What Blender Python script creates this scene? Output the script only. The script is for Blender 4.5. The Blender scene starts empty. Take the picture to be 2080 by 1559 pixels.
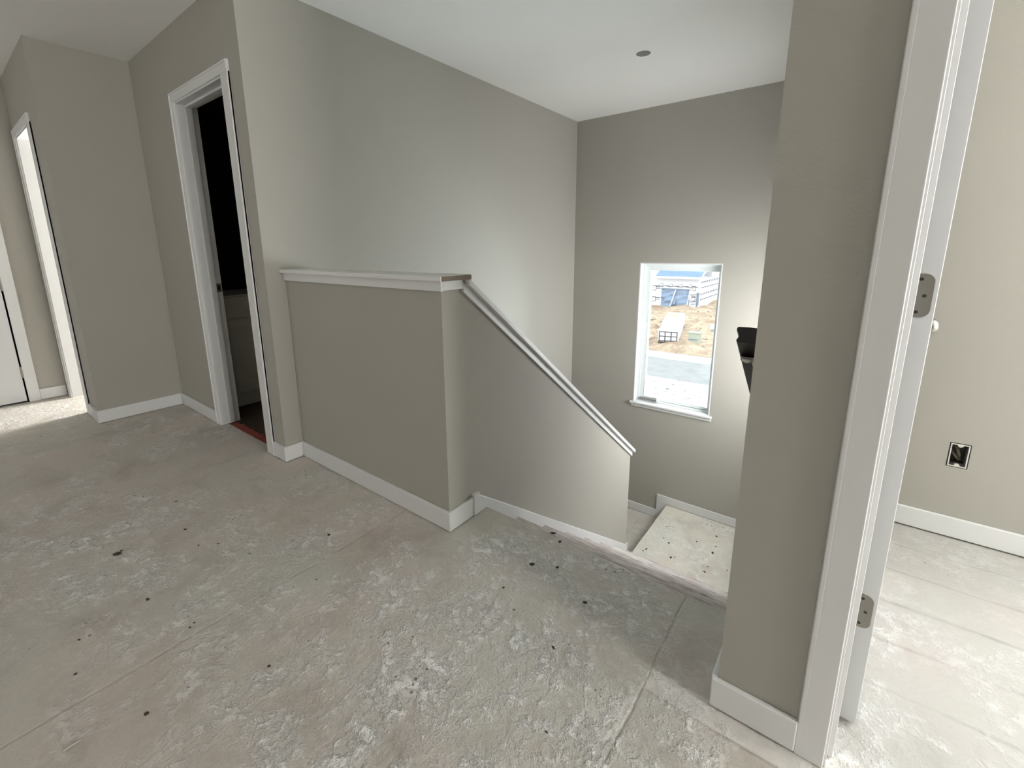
import bpy, bmesh, math, random
from mathutils import Vector
random.seed(7)
S = bpy.context.scene
C = S.collection

# ---------------------------------------------------------------- measurements (metres)
XL, XR, XP = -2.431, -1.237, -0.152      # long wall, stair side of the half wall, partition end
YD, YH, YP, YW, YR = 1.104, 1.207, 1.092, 4.402, 2.421
XA, YA, XB = -4.066, 0.601, -5.134
ZC = 2.439
RISE, RUN, YE = 0.1842, 0.254, 1.444
ZL = -8 * RISE                            # upper landing
ZLL = ZL - RISE                           # lower landing
SL = RISE / RUN
YS = 3.228                                # end of the sloped stair wall
XH, YB = 3.5, -3.4                        # hall ends out of view
HB, TB = 0.09, 0.014                      # baseboard
SX = XP                                   # right stair wall face

# ---------------------------------------------------------------- materials
def nt(name):
    m = bpy.data.materials.new(name); m.use_nodes = True
    t = m.node_tree; b = t.nodes['Principled BSDF']
    return m, t, b

def lin(c):
    return tuple(((v / 255) / 12.92 if v / 255 <= .04045 else ((v / 255 + .055) / 1.055) ** 2.4) for v in c) + (1,)

def plain(name, rgb, rough=.5, metal=0., bump=0., scale=60., var=0.):
    m, t, b = nt(name)
    b.inputs['Base Color'].default_value = rgb + (1,) if len(rgb) == 3 else rgb
    b.inputs['Roughness'].default_value = rough
    b.inputs['Metallic'].default_value = metal
    tc = t.nodes.new('ShaderNodeTexCoord')
    n = t.nodes.new('ShaderNodeTexNoise'); n.inputs['Scale'].default_value = scale; n.inputs['Detail'].default_value = 3
    t.links.new(tc.outputs['Object'], n.inputs['Vector'])
    if bump:
        bp = t.nodes.new('ShaderNodeBump'); bp.inputs['Strength'].default_value = bump; bp.inputs['Distance'].default_value = .004
        t.links.new(n.outputs['Fac'], bp.inputs['Height']); t.links.new(bp.outputs['Normal'], b.inputs['Normal'])
    if var:
        n2 = t.nodes.new('ShaderNodeTexNoise'); n2.inputs['Scale'].default_value = 2.2; n2.inputs['Detail'].default_value = 4
        t.links.new(tc.outputs['Object'], n2.inputs['Vector'])
        mx = t.nodes.new('ShaderNodeMixRGB')
        mx.inputs[1].default_value = tuple(v * (1 - var) for v in rgb[:3]) + (1,)
        mx.inputs[2].default_value = tuple(min(1, v * (1 + var)) for v in rgb[:3]) + (1,)
        t.links.new(n2.outputs['Fac'], mx.inputs[0]); t.links.new(mx.outputs[0], b.inputs['Base Color'])
    return m

class G:
    """small node-graph writer"""
    def __init__(s, t):
        s.t = t; s.tc = t.nodes.new('ShaderNodeTexCoord')
    def noise(s, scale, detail=4, rough=.6, dist=0., vec=None):
        n = s.t.nodes.new('ShaderNodeTexNoise'); n.inputs['Scale'].default_value = scale
        n.inputs['Detail'].default_value = detail; n.inputs['Roughness'].default_value = rough; n.inputs['Distortion'].default_value = dist
        s.t.links.new(vec or s.tc.outputs['Object'], n.inputs['Vector']); return n.outputs['Fac']
    def vor(s, scale, rnd=1.):
        n = s.t.nodes.new('ShaderNodeTexVoronoi'); n.inputs['Scale'].default_value = scale; n.inputs['Randomness'].default_value = rnd
        s.t.links.new(s.tc.outputs['Object'], n.inputs['Vector']); return n.outputs['Distance']
    def ramp(s, fac, a, b, lo=0., hi=1.):
        n = s.t.nodes.new('ShaderNodeMapRange'); n.inputs['From Min'].default_value = a; n.inputs['From Max'].default_value = b
        n.inputs['To Min'].default_value = lo; n.inputs['To Max'].default_value = hi; n.clamp = True
        s.t.links.new(fac, n.inputs['Value']); return n.outputs['Result']
    def math(s, op, a, b=None):
        n = s.t.nodes.new('ShaderNodeMath'); n.operation = op
        for i, v in enumerate((a, b)):
            if v is None: continue
            if isinstance(v, (int, float)): n.inputs[i].default_value = v
            else: s.t.links.new(v, n.inputs[i])
        return n.outputs[0]
    def mix(s, fac, a, b):
        n = s.t.nodes.new('ShaderNodeMixRGB')
        for i, v in enumerate((fac, a, b)):
            if isinstance(v, tuple): n.inputs[i].default_value = v if len(v) == 4 else v + (1,)
            elif isinstance(v, (int, float)): n.inputs[i].default_value = v
            else: s.t.links.new(v, n.inputs[i])
        return n.outputs[0]
    def xyz(s):
        n = s.t.nodes.new('ShaderNodeSeparateXYZ'); s.t.links.new(s.tc.outputs['Object'], n.inputs[0]); return n.outputs
    def bump(s, h, strength, dist, b):
        n = s.t.nodes.new('ShaderNodeBump'); n.inputs['Strength'].default_value = strength; n.inputs['Distance'].default_value = dist
        s.t.links.new(h, n.inputs['Height']); s.t.links.new(n.outputs['Normal'], b.inputs['Normal'])

WALL = (.400, .383, .338)
m_wall = plain('greige wall paint', WALL, .75, 0, .12, 140, .02)
m_ceil = plain('white ceiling paint', (.80, .795, .77), .85, 0, .15, 90, .015)
m_trim = plain('white trim paint', (.71, .712, .705), .38, 0, .03, 40)
m_door = plain('white door paint', (.70, .705, .705), .4, 0, .03, 50)
m_vinyl = plain('white window vinyl', (.80, .84, .84), .4)
m_raw = plain('bare wood edge', (.20, .15, .11), .7, 0, .2, 80, .3)
m_nickel = plain('satin nickel', (.30, .28, .25), .42, .75, .03, 90)
m_knob = plain('bright satin nickel', (.46, .44, .41), .3, 1.)
m_screw = plain('dark screw slot', (.03, .028, .025), .6)
m_brass = plain('aged brass strike', (.24, .17, .09), .45, .6)
m_hole = plain('hole and gap shade', (.012, .01, .008), .8)  # near-black stands in for shade in the latch hole and door gap
m_rail = plain('dark stained rail wood', (.016, .012, .010), .42, 0, .1, 60, .3)
m_bathwall = plain('bathroom wall with shade in colour', (.010, .008, .007), .95)  # near-black colour stands in for the darkness of the unlit bathroom
m_vanity = plain('vanity cabinet paint', (.80, .77, .66), .55, 0, .03, 40, .06)
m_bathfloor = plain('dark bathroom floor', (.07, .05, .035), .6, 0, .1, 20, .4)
m_red = plain('red floor liner film', (.26, .055, .04), .6, 0, .3, 60, .35)
m_boxgrey = plain('ceiling box grey', (.22, .21, .2), .7)
m_boxin = plain('outlet box blue grey plastic', (.20, .19, .175), .7)
m_gypsum = plain('raw wallboard edge', (.62, .6, .55), .9, 0, .3, 120)
m_cable = plain('cable sheath', (.16, .13, .09), .6)
m_mud = plain('dried mud crumb', (.055, .042, .032), .95, 0, .5, 90)
m_splinter = plain('wood splinter', (.46, .42, .36), .8)
m_wrap = plain('white house wrap', (.86, .88, .92), .7, 0, .2, 3)
m_ink = plain('wrap print ink', (.03, .04, .08), .8)
m_roof = plain('slate blue shingles', (.24, .33, .46), .9, 0, .6, 9, .2)
m_fascia = plain('white fascia', (.85, .87, .88), .6)
m_poly = plain('blue grey plastic sheeting', (.33, .43, .60), .35, 0, .5, 2, .25)
m_lath = plain('pale lath', (.78, .80, .84), .7)
m_plank = plain('grey plank', (.25, .30, .38), .8)
m_pack = plain('white lumber wrap', (.88, .88, .88), .5, 0, .4, 2.5)
m_yellow = plain('yellow sheet', (.85, .80, .32), .6)
m_packline = plain('dark lumber end', (.13, .12, .13), .8)
m_ped = plain('grey green utility cabinet', (.50, .52, .43), .6)
m_white2 = plain('white utility box', (.9, .9, .9), .6)
m_grey2 = plain('grey utility post', (.48, .50, .53), .6)
m_asphalt = plain('pale dusty asphalt', (.40, .39, .38), .9, 0, .3, 8, .2)
m_curb = plain('concrete curb', (.74, .73, .71), .9, 0, .2, 10, .08)

def floor_mat(name, base, pale, dark, seams=True, bumpk=1., cover=.55, specks=1., blob=()):
    m, t, b = nt(name); g = G(t)
    big = g.noise(1.0, 3, .55, .3)
    mid = g.noise(5.2, 6, .70, .25)
    fine = g.noise(24, 5, .74, .2)
    grit = g.noise(90, 3, .7)
    tint = g.noise(1.7, 4, .6, .4)
    # drifting pinkish and greenish grey dust
    col = g.mix(g.ramp(tint, .36, .64), (base[0] * .985, base[1] * 1.01, base[2] * .985), (base[0] * 1.05, base[1] * .985, base[2] * .97))
    col = g.mix(g.math('MULTIPLY', g.ramp(g.noise(3.3, 6, .65, .6), .48, .72), .50), col, dark)
    zone = g.ramp(big, cover - .10, cover + .14)
    for bx_, by_, rr in blob:      # walked-on crusts of dried plaster
        X, Y, Z = g.xyz()
        dd = g.math('SQRT', g.math('ADD', g.math('POWER', g.math('SUBTRACT', X, bx_), 2.), g.math('POWER', g.math('SUBTRACT', Y, by_), 2.)))
        dd = g.math('ADD', dd, g.math('MULTIPLY', g.math('SUBTRACT', g.noise(3.5, 4), .5), .9))
        zone = g.math('MAXIMUM', zone, g.ramp(dd, rr * .55, rr, 1, 0))
    film = g.math('MULTIPLY', zone, g.ramp(mid, .40, .62))
    col = g.mix(g.math('MULTIPLY', film, .45), col, pale)
    crust = g.math('MULTIPLY', g.ramp(mid, .455, .56), g.ramp(fine, .45, .56))
    crust = g.math('MULTIPLY', crust, g.math('ADD', g.math('MULTIPLY', zone, .9), .06))
    col = g.mix(g.math('MULTIPLY', crust, .92), col, pale)
    col = g.mix(g.math('MULTIPLY', g.ramp(grit, .35, .65), .16), col, dark)
    # mud specks of several sizes, gathered in drifts
    drift = g.noise(2.6, 3)
    sp = g.math('LESS_THAN', g.vor(15), g.ramp(g.noise(6, 2), .54, .80, .0, .15 * specks))
    sp2 = g.math('LESS_THAN', g.vor(34), g.ramp(drift, .52, .72, .0, .21 * specks))
    sp3 = g.math('LESS_THAN', g.vor(80), g.ramp(drift, .50, .75, .0, .27 * specks))
    speck = g.math('MAXIMUM', g.math('MAXIMUM', sp, sp2), g.math('MULTIPLY', sp3, .7))
    col = g.mix(g.math('MULTIPLY', speck, .68), col, (.085, .065, .045))
    h = g.math('ADD', g.math('MULTIPLY', crust, 1.5), g.math('ADD', g.math('MULTIPLY', g.ramp(fine, .3, .7), g.math('ADD', g.math('MULTIPLY', zone, .75), .15)), g.math('MULTIPLY', grit, .12)))
    if seams:
        x, y, z = g.xyz()
        wob = g.math('MULTIPLY', g.math('SUBTRACT', g.noise(5, 4), .5), .022)
        def line(co, at, w, k=1., lo=None, hi=None, other=None):
            d = g.math('ABSOLUTE', g.math('SUBTRACT', g.math('ADD', co, wob), at))
            f = g.ramp(d, 0, w, k, 0)
            if lo is not None: f = g.math('MULTIPLY', f, g.math('MULTIPLY', g.math('GREATER_THAN', other, lo), g.math('LESS_THAN', other, hi)))
            return f
        s = line(x, -1.505, .007, .55)
        for f in (line(x, -.325, .006, 1., .55, 1.45, y), line(y, 1.022, .006, .9, -.325, .05, x), line(x, -2.72, .007, .5), line(x, -3.93, .007, .5),
                  line(y, 1.822, .012, 1., .14, 3.4, x), line(y, 1.615, .012, 1., .14, 3.4, x), line(y, 1.416, .010, .8, .14, 3.4, x), line(y, 2.03, .010, .7, .14, 3.4, x), line(y, 2.23, .010, .6, .14, 3.4, x)):
            s = g.math('MAXIMUM', s, f)
        brk = g.ramp(g.noise(4.5, 4, .7), .38, .60, .12, .8)
        col = g.mix(g.math('MULTIPLY', s, g.math('MULTIPLY', brk, .62)), col, tuple(v * .42 for v in base))
        # trowelled ridge of pale compound beside the open seam
        rdg = g.math('MULTIPLY', line(x, -.345, .028, 1., .1, 1.02, y), g.ramp(g.noise(22, 6, .7), .42, .56))
        col = g.mix(g.math('MULTIPLY', rdg, .6), col, pale)
        h = g.math('ADD', g.math('SUBTRACT', h, g.math('MULTIPLY', s, .6)), g.math('MULTIPLY', rdg, .8))
        # smooth grey levelled strip against the partition
        strip = g.math('MULTIPLY', g.math('MULTIPLY', g.math('GREATER_THAN', x, -.325), g.math('LESS_THAN', x, .06)), g.math('MULTIPLY', g.math('GREATER_THAN', y, 1.024), g.math('LESS_THAN', g.math('ADD', y, wob), 1.095)))
        col = g.mix(g.math('MULTIPLY', strip, .35), col, pale)
    t.links.new(col, b.inputs['Base Color'])
    t.links.new(g.ramp(mid, .3, .7, .6, .9), b.inputs['Roughness'])
    g.bump(h, .85 * bumpk, .005, b)
    return m

m_floor = floor_mat('dusty subfloor', (.53, .502, .460), (.85, .835, .81), (.27, .24, .20), blob=[(-.66, .66, .75), (-.72, 1.26, .40)])
m_floor2 = floor_mat('pale plaster dusted floor', (.42, .404, .376), (.60, .595, .575), (.30, .28, .255), True, .5, .46, .8)
m_land = floor_mat('pale dusty landing', (.70, .685, .61), (.84, .83, .77), (.36, .33, .27), False, .6, .5, 1.5)

def tread_mat():
    m, t, b = nt('pink stained stair tread'); g = G(t)
    v = g.t.nodes.new('ShaderNodeMapping'); v.inputs['Scale'].default_value = (1.2, 9, 9)
    t.links.new(g.tc.outputs['Object'], v.inputs[0])
    n = g.noise(7, 5, .65, 0, v.outputs[0])
    col = g.mix(g.ramp(n, .35, .6), (.36, .27, .25), (.62, .57, .53))
    col = g.mix(g.math('MULTIPLY', g.ramp(g.noise(6, 3, .6, 0, v.outputs[0]), .62, .7), .8), col, (.08, .06, .05))
    t.links.new(col, b.inputs['Base Color']); b.inputs['Roughness'].default_value = .8
    return m
m_tread = tread_mat()

def ground_mat(name, a, bcol, c, s1, s2, stretch=(1, 1, 1)):
    m, t, b = nt(name); g = G(t)
    v = t.nodes.new('ShaderNodeMapping'); v.inputs['Scale'].default_value = stretch
    t.links.new(g.tc.outputs['Object'], v.inputs[0])
    n = g.noise(s1, 6, .65, .4, v.outputs[0]); n2 = g.noise(s2, 4, .6, 0, v.outputs[0])
    col = g.mix(g.ramp(n, .38, .62), a, bcol)
    col = g.mix(g.ramp(n2, .58, .68), col, c)
    t.links.new(col, b.inputs['Base Color']); b.inputs['Roughness'].default_value = .95
    g.bump(n, .6, .05, b)
    return m
m_dirt = ground_mat('tan construction dirt', (.40, .275, .19), (.66, .52, .38), (.20, .14, .10), 1.1, 2.2, (1, .6, 1))
m_gravel = ground_mat('pale gravel', (.60, .60, .59), (.70, .70, .69), (.30, .29, .27), 3., 4., (1, .8, 1))

def glass_mat():
    m = bpy.data.materials.new('window glass'); m.use_nodes = True
    t = m.node_tree; t.nodes.remove(t.nodes['Principled BSDF']); o = t.nodes['Material Output']
    tr = t.nodes.new('ShaderNodeBsdfTransparent'); tr.inputs[0].default_value = (.95, .98, .98, 1)
    gl = t.nodes.new('ShaderNodeBsdfGlossy'); gl.inputs['Roughness'].default_value = .02
    fr = t.nodes.new('ShaderNodeFresnel'); fr.inputs[0].default_value = 1.4
    mx = t.nodes.new('ShaderNodeMixShader')
    t.links.new(fr.outputs[0], mx.inputs[0]); t.links.new(tr.outputs[0], mx.inputs[1]); t.links.new(gl.outputs[0], mx.inputs[2])
    t.links.new(mx.outputs[0], o.inputs[0]); return m
m_glass = glass_mat()

# ---------------------------------------------------------------- mesh helpers
class MB:
    def __init__(s): s.v = []; s.f = []
    def box(s, x0, x1, y0, y1, z0, z1):
        i = len(s.v)
        s.v += [(x0, y0, z0), (x1, y0, z0), (x1, y1, z0), (x0, y1, z0), (x0, y0, z1), (x1, y0, z1), (x1, y1, z1), (x0, y1, z1)]
        s.f += [tuple(i + k for k in q) for q in ((0, 3, 2, 1), (4, 5, 6, 7), (0, 1, 5, 4), (1, 2, 6, 5), (2, 3, 7, 6), (3, 0, 4, 7))]
        return s
    def prism(s, pts, axis, a, b):
        """closed polygon pts (2D) extruded along axis from a to b"""
        def P(p, t):
            return {'x': (t, p[0], p[1]), 'y': (p[0], t, p[1]), 'z': (p[0], p[1], t)}[axis]
        n = len(pts); i = len(s.v)
        s.v += [P(p, a) for p in pts] + [P(p, b) for p in pts]
        s.f += [tuple(range(i, i + n))[::-1], tuple(range(i + n, i + 2 * n))]
        s.f += [(i + k, i + (k + 1) % n, i + n + (k + 1) % n, i + n + k) for k in range(n)]
        return s
    def sweep(s, prof, p0, p1):
        """profile [(x,h)] in the XZ plane swept plumb from p0 to p1"""
        n = len(prof); i = len(s.v)
        for p in (p0, p1): s.v += [(p[0] + a, p[1], p[2] + h) for a, h in prof]
        s.f += [tuple(range(i, i + n)), tuple(range(i + n, i + 2 * n))[::-1]]
        s.f += [(i + k, i + n + k, i + n + (k + 1) % n, i + (k + 1) % n) for k in range(n)]
        return s
    def lathe(s, prof, c, axis='z', seg=28):
        """prof [(r,t)] turned about axis through c"""
        i = len(s.v); n = len(prof)
        for k in range(seg):
            a = 2 * math.pi * k / seg
            for r, t in prof:
                u, w = r * math.cos(a), r * math.sin(a)
                d = {'x': (t, u, w), 'y': (u, t, w), 'z': (u, w, t)}[axis]
                s.v.append((c[0] + d[0], c[1] + d[1], c[2] + d[2]))
        for k in range(seg):
            k2 = (k + 1) % seg
            for j in range(n - 1):
                s.f.append((i + k * n + j, i + k2 * n + j, i + k2 * n + j + 1, i + k * n + j + 1))
        if prof[0][0] > 1e-6: s.f.append(tuple(i + k * n for k in range(seg)))
        if prof[-1][0] > 1e-6: s.f.append(tuple(i + k * n + n - 1 for k in range(seg)))
        return s
    def tube(s, pts, r, seg=10):
        pts = [Vector(p) for p in pts]; i = len(s.v)
        for k, p in enumerate(pts):
            d = (pts[min(k + 1, len(pts) - 1)] - pts[max(k - 1, 0)]).normalized()
            u = d.cross(Vector((0, 0, 1)));
            if u.length < 1e-3: u = d.cross(Vector((0, 1, 0)))
            u.normalize(); w = d.cross(u)
            for q in range(seg):
                a = 2 * math.pi * q / seg
                s.v.append(tuple(p + u * r * math.cos(a) + w * r * math.sin(a)))
        for k in range(len(pts) - 1):
            for q in range(seg):
                s.f.append((i + k * seg + q, i + k * seg + (q + 1) % seg, i + (k + 1) * seg + (q + 1) % seg, i + (k + 1) * seg + q))
        s.f += [tuple(range(i, i + seg)), tuple(range(i + (len(pts) - 1) * seg, i + len(pts) * seg))]
        return s

def worldloc(o):
    p = Vector((0, 0, 0))
    while o: p = p + o.location; o = o.parent
    return p

def build(name, mb, mat, parent=None, origin=None, bevel=0., smooth=False, label=None):
    base = worldloc(parent) if parent else Vector((0, 0, 0))
    org = Vector(origin) if origin else base
    me = bpy.data.meshes.new(name)
    me.from_pydata([tuple(Vector(v) - org) for v in mb.v], [], mb.f); me.validate()
    bm = bmesh.new(); bm.from_mesh(me); bmesh.ops.remove_doubles(bm, verts=bm.verts, dist=1e-6)
    bmesh.ops.recalc_face_normals(bm, faces=bm.faces); bm.to_mesh(me); bm.free()
    me.materials.append(mat)
    if smooth:
        for p in me.polygons: p.use_smooth = True
    o = bpy.data.objects.new(name, me); C.objects.link(o)
    o.location = org - base
    if parent: o.parent = parent
    if bevel:
        md = o.modifiers.new('Bevel', 'BEVEL'); md.width = bevel; md.segments = 2; md.limit_method = 'ANGLE'; md.angle_limit = math.radians(40)
    if label: o['label'] = label
    return o

def tag(o, label, cat, group=None, kind=None):
    o['label'] = label; o['category'] = cat
    if group: o['group'] = group
    if kind: o['kind'] = kind
    return o

def thing(name, label, cat, loc, group=None, kind=None):
    o = bpy.data.objects.new(name, None); C.objects.link(o); o.location = loc; o.empty_display_size = .1
    return tag(o, label, cat, group, kind)

def struct(name, mb, mat, label, cat, bevel=0., smooth=False):
    return tag(build(name, mb, mat, bevel=bevel, smooth=smooth), label, cat, kind='structure')

def xwall(mb, x0, x1, y0, y1, z0, z1, holes=()):
    """wall running along x with openings (xa,xb,za,zb)"""
    cut = x0
    for a, b, c, d in sorted(holes):
        if a > cut: mb.box(cut, a, y0, y1, z0, z1)
        if c > z0: mb.box(a, b, y0, y1, z0, c)
        if d < z1: mb.box(a, b, y0, y1, d, z1)
        cut = b
    if cut < x1: mb.box(cut, x1, y0, y1, z0, z1)
    return mb

def ywall(mb, x0, x1, y0, y1, z0, z1, holes=()):
    cut = y0
    for a, b, c, d in sorted(holes):
        if a > cut: mb.box(x0, x1, cut, a, z0, z1)
        if c > z0: mb.box(x0, x1, a, b, z0, c)
        if d < z1: mb.box(x0, x1, a, b, d, z1)
        cut = b
    if cut < y1: mb.box(x0, x1, cut, y1, z0, z1)
    return mb

ZB = -3.0     # bottom of the stairwell
# ---------------------------------------------------------------- setting: walls
WX0, WX1, WZ0, WZ1 = -1.693, -.934, -.427, 1.025
struct('wall_window', xwall(MB(), XL - .12, SX, YW, YW + .17, ZB, ZC, [(WX0, WX1, WZ0, WZ1)]), m_wall,
       'tall greige stairwell wall with one narrow window over the landing', 'wall')
struct('wall_long', MB().box(XL - .12, XL, YD, YW, ZB, ZC), m_wall,
       'long greige wall running behind the half wall along the open stairwell', 'wall')
DX0, DX1 = -3.325, -2.650       # bathroom door opening
struct('wall_bathroom_door', xwall(MB(), XA - .12, XL - .12, YD, YD + .114, 0, ZC, [(DX0 - .019, DX1 + .019, -1, 2.06)]), m_wall,
       'greige wall pierced by the dark narrow bathroom doorway', 'wall')
struct('wall_alcove', MB().box(XA - .12, XA, YA + .114, YD, 0, ZC), m_wall,
       'greige wall facing the stairs between the bright doorway and the dark doorway', 'wall')
AX0, AX1 = -5.020, -4.42
struct('wall_bright_doorway', xwall(MB(), XB, XA, YA, YA + .114, 0, ZC, [(AX0, AX1, -1, 2.02)]), m_wall,
       'short greige return wall holding the sunlit white doorway', 'wall')
struct('wall_far', ywall(MB(), XB - .12, XB, YB, YA + 2.2, 0, ZC, [(-.47, .357, -1, 2.04)]), m_wall,
       'greige end wall with a closed white door', 'wall')
struct('wall_back', xwall(MB(), XB - .12, XH + .12, YB - .12, YB, 0, ZC, [(-3.6, -2.2, .6, 2.1)]), m_wall, 'greige hall wall behind the viewer', 'wall')  # opening added out of view to let the hall fill in
struct('wall_hall_end', ywall(MB(), XH, XH + .12, YB, YR + .12, 0, ZC, [(.28, 1.06, .55, 2.1), (1.32, 2.3, .5, 2.1)]), m_wall,
       'greige wall with windows out of view at the end of the hall', 'wall')
RX0, RX1 = .083, .845
pw = xwall(MB(), XP, XH, YP, YP + .114, 0, ZC, [(RX0 - .019, RX1 + .019, -1, 2.06)])
struct('wall_partition', pw, m_wall, 'greige partition wall end beside the open white door', 'wall')
OX0, OX1, OZ0, OZ1 = .385, .447, .302, .405     # outlet opening
struct('wall_room_back', xwall(MB(), -.04, XH, YR, YR + .12, 0, ZC, [(OX0, OX1, OZ0, OZ1), (1.05, 1.95, .55, 2.1)]), m_wall,
       'pale greige back wall of the bright room seen past the open door', 'wall')
st = ywall(MB(), SX, SX + .112, YP + .114, YW + .17, ZB, ZC, [(3.15, 4.2, -.5, 1.25)])  # opening added for the unseen side window
struct('wall_stair_side', st, m_wall, 'stairwell wall carrying the dark handrail behind the partition', 'wall')
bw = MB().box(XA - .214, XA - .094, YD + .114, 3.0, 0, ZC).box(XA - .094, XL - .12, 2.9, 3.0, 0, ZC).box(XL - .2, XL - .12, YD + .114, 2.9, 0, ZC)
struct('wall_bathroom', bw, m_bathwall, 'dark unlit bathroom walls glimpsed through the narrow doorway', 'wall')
cr = xwall(MB(), XB, XA - .12, 2.681, 2.8, 0, ZC, [(-5.05, -4.35, .4, 2.1)])
struct('wall_bright_room', cr, m_wall, 'back wall of the daylit room beyond the bright doorway', 'wall')
cr2 = MB().box(XA - .214, XA - .12, YA + .114, YD + .114, 0, ZC)
struct('wall_bright_room_side', cr2, m_wall, 'side wall inside the daylit room beyond the bright doorway', 'wall')
lw = MB().box(XL - .12, SX + .1, 1.2, 1.32, ZB, -.28)
struct('wall_under_stairs', lw, m_wall, 'wall closing the stairwell under the hall floor', 'wall')

# half wall + sloped stair wall: one L-shaped low wall
ZCAP = 1.06                                  # underside of the level cap
def ztop(y): return 1.06 - .763 * (y - 1.343)   # top of the sloped cap
hw = MB().box(XL, XR, YH, YH + .12, -.28, ZCAP)
prof = [(YH + .12, ZB), (YS, ZB), (YS, ztop(YS) - .027), (1.345, ztop(1.345) - .027), (1.335, ZCAP), (YH + .12, ZCAP)]
hw.prism(prof, 'x', XR - .12, XR)
struct('wall_half', hw, m_wall, 'low greige half wall that turns and slopes down beside the stairs', 'wall')

# ---------------------------------------------------------------- floors and ceiling
fl = MB()
fl.box(XB - .12, XH, YB, YD, -.28, 0)
fl.box(DX0 - .01, DX1 + .01, YD, YD + .036, -.28, 0)
fl.box(XL, XP, YD, 1.207, -.28, 0)
fl.box(XR - .12, XP, 1.207, YE - .03, -.28, 0)
fl.prism([(YE - .03, -.032), (YE - .008, -.032), (YE, -.022), (YE, -.008), (YE - .006, 0), (YE - .03, 0)], 'x', XR, XP)
fl.box(XP, XH, YD, 1.15, -.28, 0)
fl.box(XB, XA - .2, YD, 2.7, -.28, 0)
struct('floor', fl, m_floor, 'bare dusty subfloor of the hall streaked with dried plaster', 'floor')
struct('floor_bright_room', MB().box(XP + .112, XH, 1.15, YR, -.28, 0), m_floor2, 'pale plaster dusted floor of the bright room', 'floor')
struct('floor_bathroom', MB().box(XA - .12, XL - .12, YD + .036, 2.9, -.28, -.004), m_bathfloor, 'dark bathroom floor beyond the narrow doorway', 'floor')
ld = MB().box(XR, SX, YE + 7 * RUN, YW, ZL - .24, ZL)
ld.prism([(XR - .032, ZL - .03), (XR, ZL - .03), (XR, ZL), (XR - .026, ZL), (XR - .032, ZL - .008)], 'y', YS + .002, YW)
struct('floor_landing', ld, m_land, 'pale speckled upper stair landing under the window wall', 'landing')
struct('floor_landing_lower', MB().box(XL, XR, 3.0, YW, ZLL - .2, ZLL), m_floor, 'lower stair landing darkened in colour for weaker light, one step below the pale one', 'landing')  # darker hall floor material stands in for weaker light on this landing
struct('floor_basement', MB().box(XL, SX, 1.2, YW, ZB - .1, ZB), m_land, 'floor at the foot of the lower stairs', 'floor')

# ceiling with a round cut-out for the junction box
ce = MB(); bx, by, br = -1.287, 3.205, .047; q = .2
for (x0, x1, y0, y1) in ((XB - .12, bx - q, YB - .12, 4.6), (bx + q, XH + .12, YB - .12, 4.6), (bx - q, bx + q, YB - .12, by - q), (bx - q, bx + q, by + q, 4.6)):
    ce.box(x0, x1, y0, y1, ZC, ZC + .1)
N = 40; i0 = len(ce.v)
for k in range(N):
    a = 2 * math.pi * k / N; cs, sn = math.cos(a), math.sin(a); mxx = max(abs(cs), abs(sn))
    for z in (ZC, ZC + .1):
        ce.v.append((bx + q * cs / mxx, by + q * sn / mxx, z)); ce.v.append((bx + br * cs, by + br * sn, z))
for k in range(N):
    a, b = i0 + 4 * k, i0 + 4 * ((k + 1) % N)
    ce.f += [(a, a + 1, b + 1, b), (a + 2, b + 2, b + 3, a + 3), (a + 1, a + 3, b + 3, b + 1)]
struct('ceiling', ce, m_ceil, 'flat white ceiling over hall and stairwell', 'ceiling')
jb = thing('junction_box', 'small round grey electrical box sunk in the white ceiling', 'electrical box', (bx, by, ZC))
build('box_body', MB().lathe([(.0465, -.001), (.0465, .055), (0, .055)], (bx, by, ZC), 'z', 40), m_boxgrey, jb, smooth=False)
build('mounting_tab', MB().box(bx - .046, bx - .034, by - .007, by + .007, ZC + .003, ZC + .006), m_trim, jb)
build('mounting_tab', MB().box(bx + .034, bx + .046, by - .007, by + .007, ZC + .003, ZC + .006), m_trim, jb)
build('wire', MB().tube([(bx - .02, by, ZC + .055), (bx - .012, by + .01, ZC + .02), (bx + .012, by + .012, ZC + .012), (bx + .02, by - .005, ZC + .03)], .004), m_cable, jb, smooth=True)

# ---------------------------------------------------------------- baseboards
def bb(name, mb, label):
    return struct(name, mb, m_trim, label, 'baseboard', bevel=.003)
g0 = .003      # gap above the subfloor
bb('baseboard_half_wall', MB().box(XL + TB, XR, YH - TB, YH, g0, HB).box(XR, XR + TB, YH - TB, 1.359, g0, HB), 'white baseboard wrapping the front and end of the half wall')
bb('baseboard_long_wall', MB().box(XL, XL + TB, YD - TB, YH, g0, HB).box(-2.556, XL, YD - TB, YD, g0, HB), 'short white baseboard in the corner left of the half wall')
bb('baseboard_alcove', MB().box(XA, XA + TB, YA - TB, YD - TB, g0, HB).box(XA, -3.382, YD - TB, YD, g0, HB).box(-4.38, XA, YA - TB, YA, g0, HB),
   'white baseboard running round the recess beside the dark doorway')
bb('baseboard_far', MB().box(XB, XB + TB, .429, YA - TB, g0, HB), 'short white baseboard between the white door and the bright doorway')
bb('baseboard_partition', MB().box(XP - TB, .022, YP - TB, YP, .006, HB).box(XP - TB, XP, YP, YP + .30, .006, HB), 'white baseboard wrapping the partition end near the open door')
bb('baseboard_room_back', MB().box(-.04, XH, YR - TB, YR, .006, HB), 'white baseboard on the back wall of the bright room')
sk = MB()
sk.box(XR, XR + .019, 1.345, 1.386, g0, .104)
ys0 = 1.386; sk.prism([(ys0, -.28), (YS, -.28 - SL * (YS - ys0)), (YS, .089 - SL * (YS - ys0)), (ys0, .089)], 'x', XR, XR + .012)
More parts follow.
